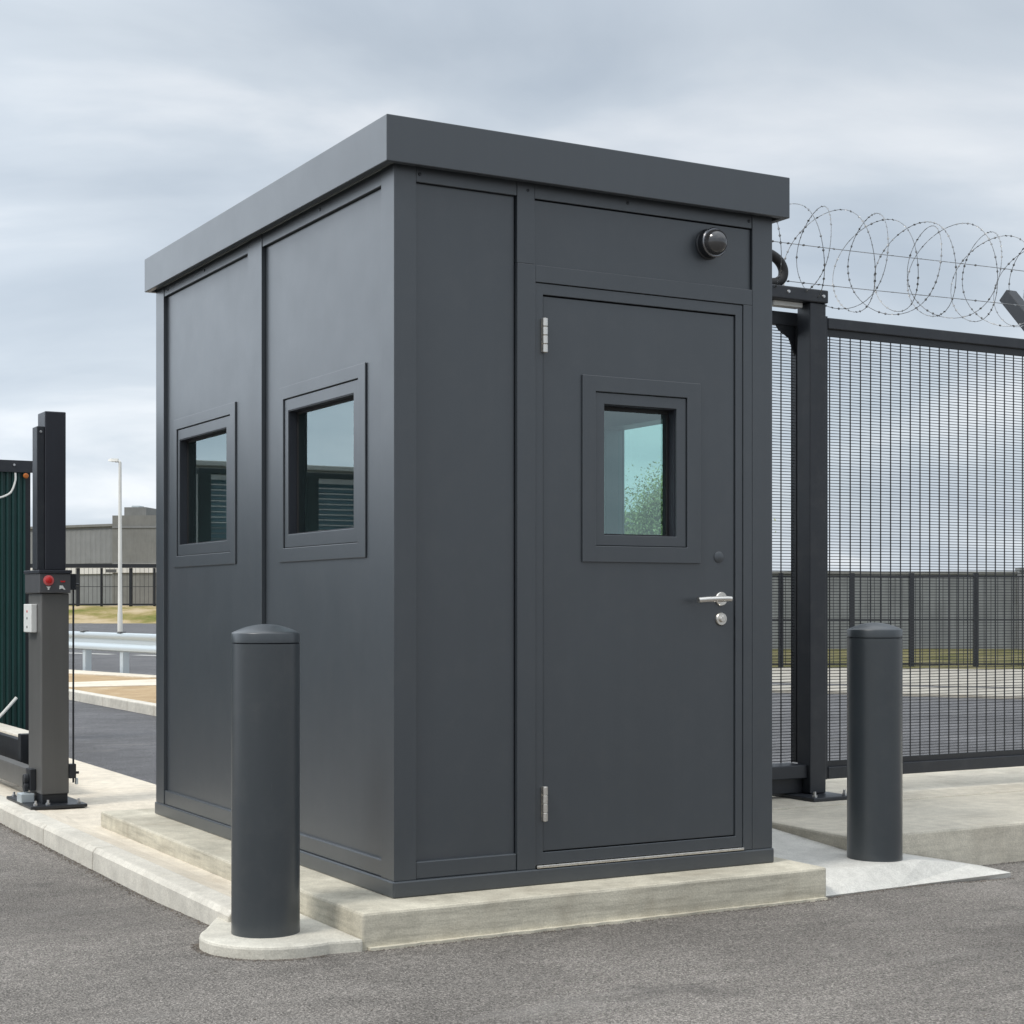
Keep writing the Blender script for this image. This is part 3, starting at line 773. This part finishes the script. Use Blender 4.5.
obox(far(-29.2, 128), far(-28.6, 127.9), 1, 8.661, 8.80)[0].build('vent', 'galv', tb2)

ff = thing('boundary_fence', 'black steel boundary fence along the top of the dry grass bank', 'fence', tuple(far(-28, 116.5, 1.05)))
a = -62.0; k = 0
def flat(a0, a1, t, z0, z1, d): return obox(far(a0, t), far(a1, t), d, z0, z1)[0]
flat(-62, 8, 116.4, 3.78, 4.06, .12).build('top_rail', 'black', ff)
flat(-62, 8, 116.4, 1.16, 1.28, .12).build('bottom_rail', 'black', ff)
while a < 8:
    w = .11 if k % 2 else .075
    flat(a - w, a + w, 116.53, .9, 3.77, .15).build('post', 'black', ff)
    a += 1.65 if k % 2 else 2.05; k += 1
m = MB(); a = -62
while a < 8:
    q = flat(a, a + .02, 116.48, 1.29, 3.77, .02); m.add(q.v, q.f); a += .30
q = flat(-62, 8, 116.46, 2.45, 2.49, .02); m.add(q.v, q.f)
m.build('bars', 'wire', ff)
flat(-28.35, -27.6, 116.3, 3.45, 3.68, .06).build('sign_plate', 'cabinet', ff)

rf_ = thing('perimeter_fence', 'dark post and mesh perimeter fence standing beyond the road, seen through the mesh', 'fence', tuple(far(7.5, 31.6)))
for a in (2.2, 3.6, 5.10, 6.45, 7.58, 8.80, 10.1, 11.5, 13.0, 14.5, 16.0):
    w = .045
    flat(a - w, a + w, 31.6, 0, 1.80, .09).build('post', 'black', rf_)
m = MB(); a = 2.2
while a < 16:
    q = flat(a, a + .010, 31.66, .05, 1.74, .01); m.add(q.v, q.f); a += .13
for z in (.06, .9, 1.72): q = flat(2.2, 16, 31.63, z, z + .03, .03); m.add(q.v, q.f)
m.build('mesh', 'wire', rf_)
wl = thing('boundary_wall', 'long grey panel wall behind the perimeter fence and grass', 'wall', tuple(far(8, 40)))
flat(-6, 12.1, 40, -.05, 1.93, .3).build('wall_section', 'wall', wl)
flat(-6, 12.1, 39.96, 1.931, 2.0, .38).build('coping', 'shed_dark', wl)
flat(12.11, 24, 39.8, -.05, 2.02, .3).build('wall_section', 'shed', wl)
flat(12.11, 24, 39.76, 2.021, 2.09, .38).build('coping', 'wall', wl)

sc_ = thing('site_cabin', 'pale flat-roofed site cabin standing behind the green fence, mirrored in the booth windows', 'cabin', (-6, 14, 0))
B(-9.5, -2.6, 13.0, 16.5, 0, 2.80).build('wall', 'shed_light', sc_, .01)
B(-9.6, -2.5, 12.9, 16.6, 2.801, 2.86).build('roof', 'shed_light', sc_, .01)
B(-4.6, -3.6, 12.97, 12.999, .1, 2.1).build('door', 'shed', sc_, .005)

# ------------------------------------------------------------------ trees
def tree(base, height, crown_r, crown_z, leaves, leafsize, label, seed):
    rnd = random.Random(seed); T = thing('tree', label, 'tree', base)
    b = Vector(base); m = MB(); tips = []
    def branch(p, d, L, r, lev):
        pts = [p]; 
        for i in range(5):
            d = (d + Vector((rnd.uniform(-.2, .2), rnd.uniform(-.2, .2), rnd.uniform(-.02, .16)))).normalized()
            pts.append(pts[-1] + d * L / 5)
        m.tube(pts, r, 6, r * .45)
        if lev == 0: tips.extend(pts[1:]); return
        for i in range(4 if lev > 1 else 5):
            a = rnd.uniform(0, 6.28); k = rnd.randint(2, 5)
            nd = (d * .7 + Vector((math.cos(a), math.sin(a), rnd.uniform(.0, .7)))).normalized()
            branch(pts[k], nd, L * rnd.uniform(.5, .72), r * .5, lev - 1)
        tips.append(pts[-1])
    for i in range(3):
        a = i * 2.1 + rnd.uniform(-.4, .4)
        branch(b + Vector((.06 * math.cos(a), .06 * math.sin(a), 0)), Vector((.35 * math.cos(a), .35 * math.sin(a), 1)).normalized(), height * .55, height * .018, 2)
    m.build('trunk', 'bark', T, smooth=True)
    c = MB(); 
    for i in range(leaves):
        p = rnd.choice(tips) + Vector((rnd.gauss(0, 1), rnd.gauss(0, 1), rnd.gauss(0, .9))) * crown_r * .13
        n = Vector((rnd.gauss(0, 1), rnd.gauss(0, 1), rnd.gauss(0, 1))).normalized(); u = n.orthogonal().normalized(); w = n.cross(u)
        s_ = leafsize * rnd.uniform(.6, 1.3)
        c.add([p - u * s_, p + w * s_ * .45, p + u * s_, p - w * s_ * .45], [(0, 1, 2, 3)])
    c.build('crown', 'leaf', T)
    return T
tree(tuple(far(3.35, 33.2, .03)), 4.1, 1.9, 2.5, 52000, .030, 'bushy pale green tree glimpsed through the booth door window', 6)
# ------------------------------------------------------------------ grit along the kerbs (loose stones)
g = MB(); rnd = random.Random(21)
def stone(x, y, z, s_):
    vs = []
    for d in ((1, 0, 0), (-1, 0, 0), (0, 1, 0), (0, -1, 0), (0, 0, 1), (0, 0, -1)):
        k = s_ * rnd.uniform(.6, 1.2); vs.append((x + d[0] * k, y + d[1] * k, z + d[2] * k * .7))
    g.add(vs, [(0, 2, 4), (2, 1, 4), (1, 3, 4), (3, 0, 4), (2, 0, 5), (1, 2, 5), (3, 1, 5), (0, 3, 5)])
def run(p, q, n, w, nx, ny):
    for i in range(n):
        k = rnd.random(); d = abs(rnd.gauss(0, w)); x = p[0] + (q[0] - p[0]) * k + nx * d; y = p[1] + (q[1] - p[1]) * k + ny * d
        stone(x, y, zground(x, y) + .001, rnd.choice((.002, .003, .003, .004, .005)))
run((-.532, .3), (-.532, 6), 1500, .016, -1, 0)
run((-.222, -.225), (1.86, -.222), 520, .012, 0, -1)
run((1.86, -.195), (3.05, -.06), 320, .012, .1, -1)
run((3.0, .284), (6, .284), 260, .018, 0, -1)
for i in range(420):
    a = R(rnd.uniform(150, 285)); rr = pr + abs(rnd.gauss(0, .012)) + .002; x = pc[0] + rr * math.cos(a); y = pc[1] + rr * math.sin(a)
    stone(x, y, zground(x, y) + .001, rnd.choice((.002, .003, .004)))
for i in range(260):
    x = rnd.uniform(-3, 4); y = rnd.uniform(-2.6, -.25); stone(x, y, zground(x, y) + .0015, rnd.choice((.002, .002, .003, .004)))
tag(g.build('grit', 'grit'), kind='stuff')

# ------------------------------------------------------------------ sky, sun
w = bpy.data.worlds.new('World'); scene.world = w; w.use_nodes = True
n, l = w.node_tree.nodes, w.node_tree.links
bg = n['Background']; bg.inputs['Strength'].default_value = .10
SUN_EL, SUN_AZ = R(52), R(-102)        # azimuth from +Y towards +X
sky = n.new('ShaderNodeTexSky'); sky.sky_type = 'NISHITA'; sky.sun_disc = False
sky.sun_elevation = SUN_EL; sky.sun_rotation = SUN_AZ
tc = n.new('ShaderNodeTexCoord'); sep = n.new('ShaderNodeSeparateXYZ'); l.new(tc.outputs['Generated'], sep.inputs[0])
def wm(op, a, b=None):
    x = n.new('ShaderNodeMath'); x.operation = op
    for i, v in enumerate((a, b)):
        if v is None: continue
        if isinstance(v, (int, float)): x.inputs[i].default_value = v
        else: l.new(v, x.inputs[i])
    return x.outputs[0]
zc = wm('ADD', wm('MAXIMUM', sep.outputs['Z'], 0.0), .21)
px, py = wm('DIVIDE', sep.outputs['X'], zc), wm('DIVIDE', sep.outputs['Y'], zc)
cmb = n.new('ShaderNodeCombineXYZ'); l.new(px, cmb.inputs[0]); l.new(py, cmb.inputs[1])
mp = n.new('ShaderNodeMapping'); mp.inputs['Rotation'].default_value = (0, 0, R(28)); mp.inputs['Scale'].default_value = (.88, 1.06, 1); mp.inputs['Location'].default_value = (3.1, 1.7, 0)
l.new(cmb.outputs[0], mp.inputs[0])
def wnoise(scale, det, rough, dist):
    t = n.new('ShaderNodeTexNoise'); t.inputs['Scale'].default_value = scale; t.inputs['Detail'].default_value = det
    t.inputs['Roughness'].default_value = rough; t.inputs['Distortion'].default_value = dist
    l.new(mp.outputs[0], t.inputs['Vector']); return t.outputs['Fac']
def wramp(f, stops):
    r = n.new('ShaderNodeValToRGB'); e = r.color_ramp.elements
    while len(e) < len(stops): e.new(.5)
    for el, (p, c) in zip(e, stops): el.position = p; el.color = (*c, 1)
    l.new(f, r.inputs[0]); return r.outputs[0]
def wmix(a, b, f, mode='MIX'):
    x = n.new('ShaderNodeMix'); x.data_type = 'RGBA'; x.blend_type = mode
    for s_, v in ((x.inputs[6], a), (x.inputs[7], b), (x.inputs[0], f)):
        if isinstance(v, (int, float)): s_.default_value = v
        else: l.new(v, s_)
    return x.outputs[2]
cl = wramp(wnoise(1.5, 7, .50, .45), [(.28, (.385, .445, .515)), (.43, (.455, .513, .58)), (.55, (.54, .595, .655)), (.70, (.73, .76, .795))])
elev = wramp(sep.outputs['Z'], [(0.0, (1.14, 1.13, 1.12)), (.10, (1.08, 1.08, 1.08)), (.32, (.98, .98, .98)), (.55, (1.7, 1.66, 1.62)), (1.0, (3.1, 2.95, 2.8))])
# colour ramps hold 0..1, the sky works in 0..10
elev10 = n.new('ShaderNodeVectorMath'); elev10.operation = 'SCALE'; elev10.inputs['Scale'].default_value = 10.0; l.new(elev, elev10.inputs[0])
clouds = wmix(cl, elev10.outputs[0], 1.0, 'MULTIPLY')
cover = wramp(wnoise(.8, 5, .5, .2), [(.30, (.80, .80, .80)), (.60, (.97, .97, .97))])
# bright cloud patch added beyond the view, to be mirrored by the booth's left side
vd = n.new('ShaderNodeVectorMath'); vd.operation = 'DOT_PRODUCT'; l.new(tc.outputs['Generated'], vd.inputs[0])
vd.inputs[1].default_value = (math.sin(R(-34)) * math.cos(R(13)), math.cos(R(-34)) * math.cos(R(13)), math.sin(R(13)))
glow = wm('ADD', 1.0, wm('MULTIPLY', wm('POWER', wm('MAXIMUM', vd.outputs['Value'], 0.0), 7.0), 1.7))
gs = n.new('ShaderNodeVectorMath'); gs.operation = 'SCALE'; l.new(clouds, gs.inputs[0]); l.new(glow, gs.inputs['Scale'])
l.new(wmix(sky.outputs[0], gs.outputs[0], cover), bg.inputs['Color'])

sd = bpy.data.lights.new('sun', 'SUN'); sd.energy = 1.5; sd.angle = R(14); sd.color = (1, .955, .88)
so_ = bpy.data.objects.new('sun', sd); COL.objects.link(so_)
dirv = Vector((math.sin(SUN_AZ) * math.cos(SUN_EL), math.cos(SUN_AZ) * math.cos(SUN_EL), math.sin(SUN_EL)))
so_.rotation_euler = dirv.to_track_quat('Z', 'Y').to_euler(); so_.location = (-20, 10, 30)

vs_ = scene.view_settings; vs_.view_transform = 'Standard'; vs_.look = 'None'; vs_.exposure = 0.22; vs_.gamma = 1
vs_.use_curve_mapping = False
scene.cycles.max_bounces = 8; scene.cycles.transparent_max_bounces = 24
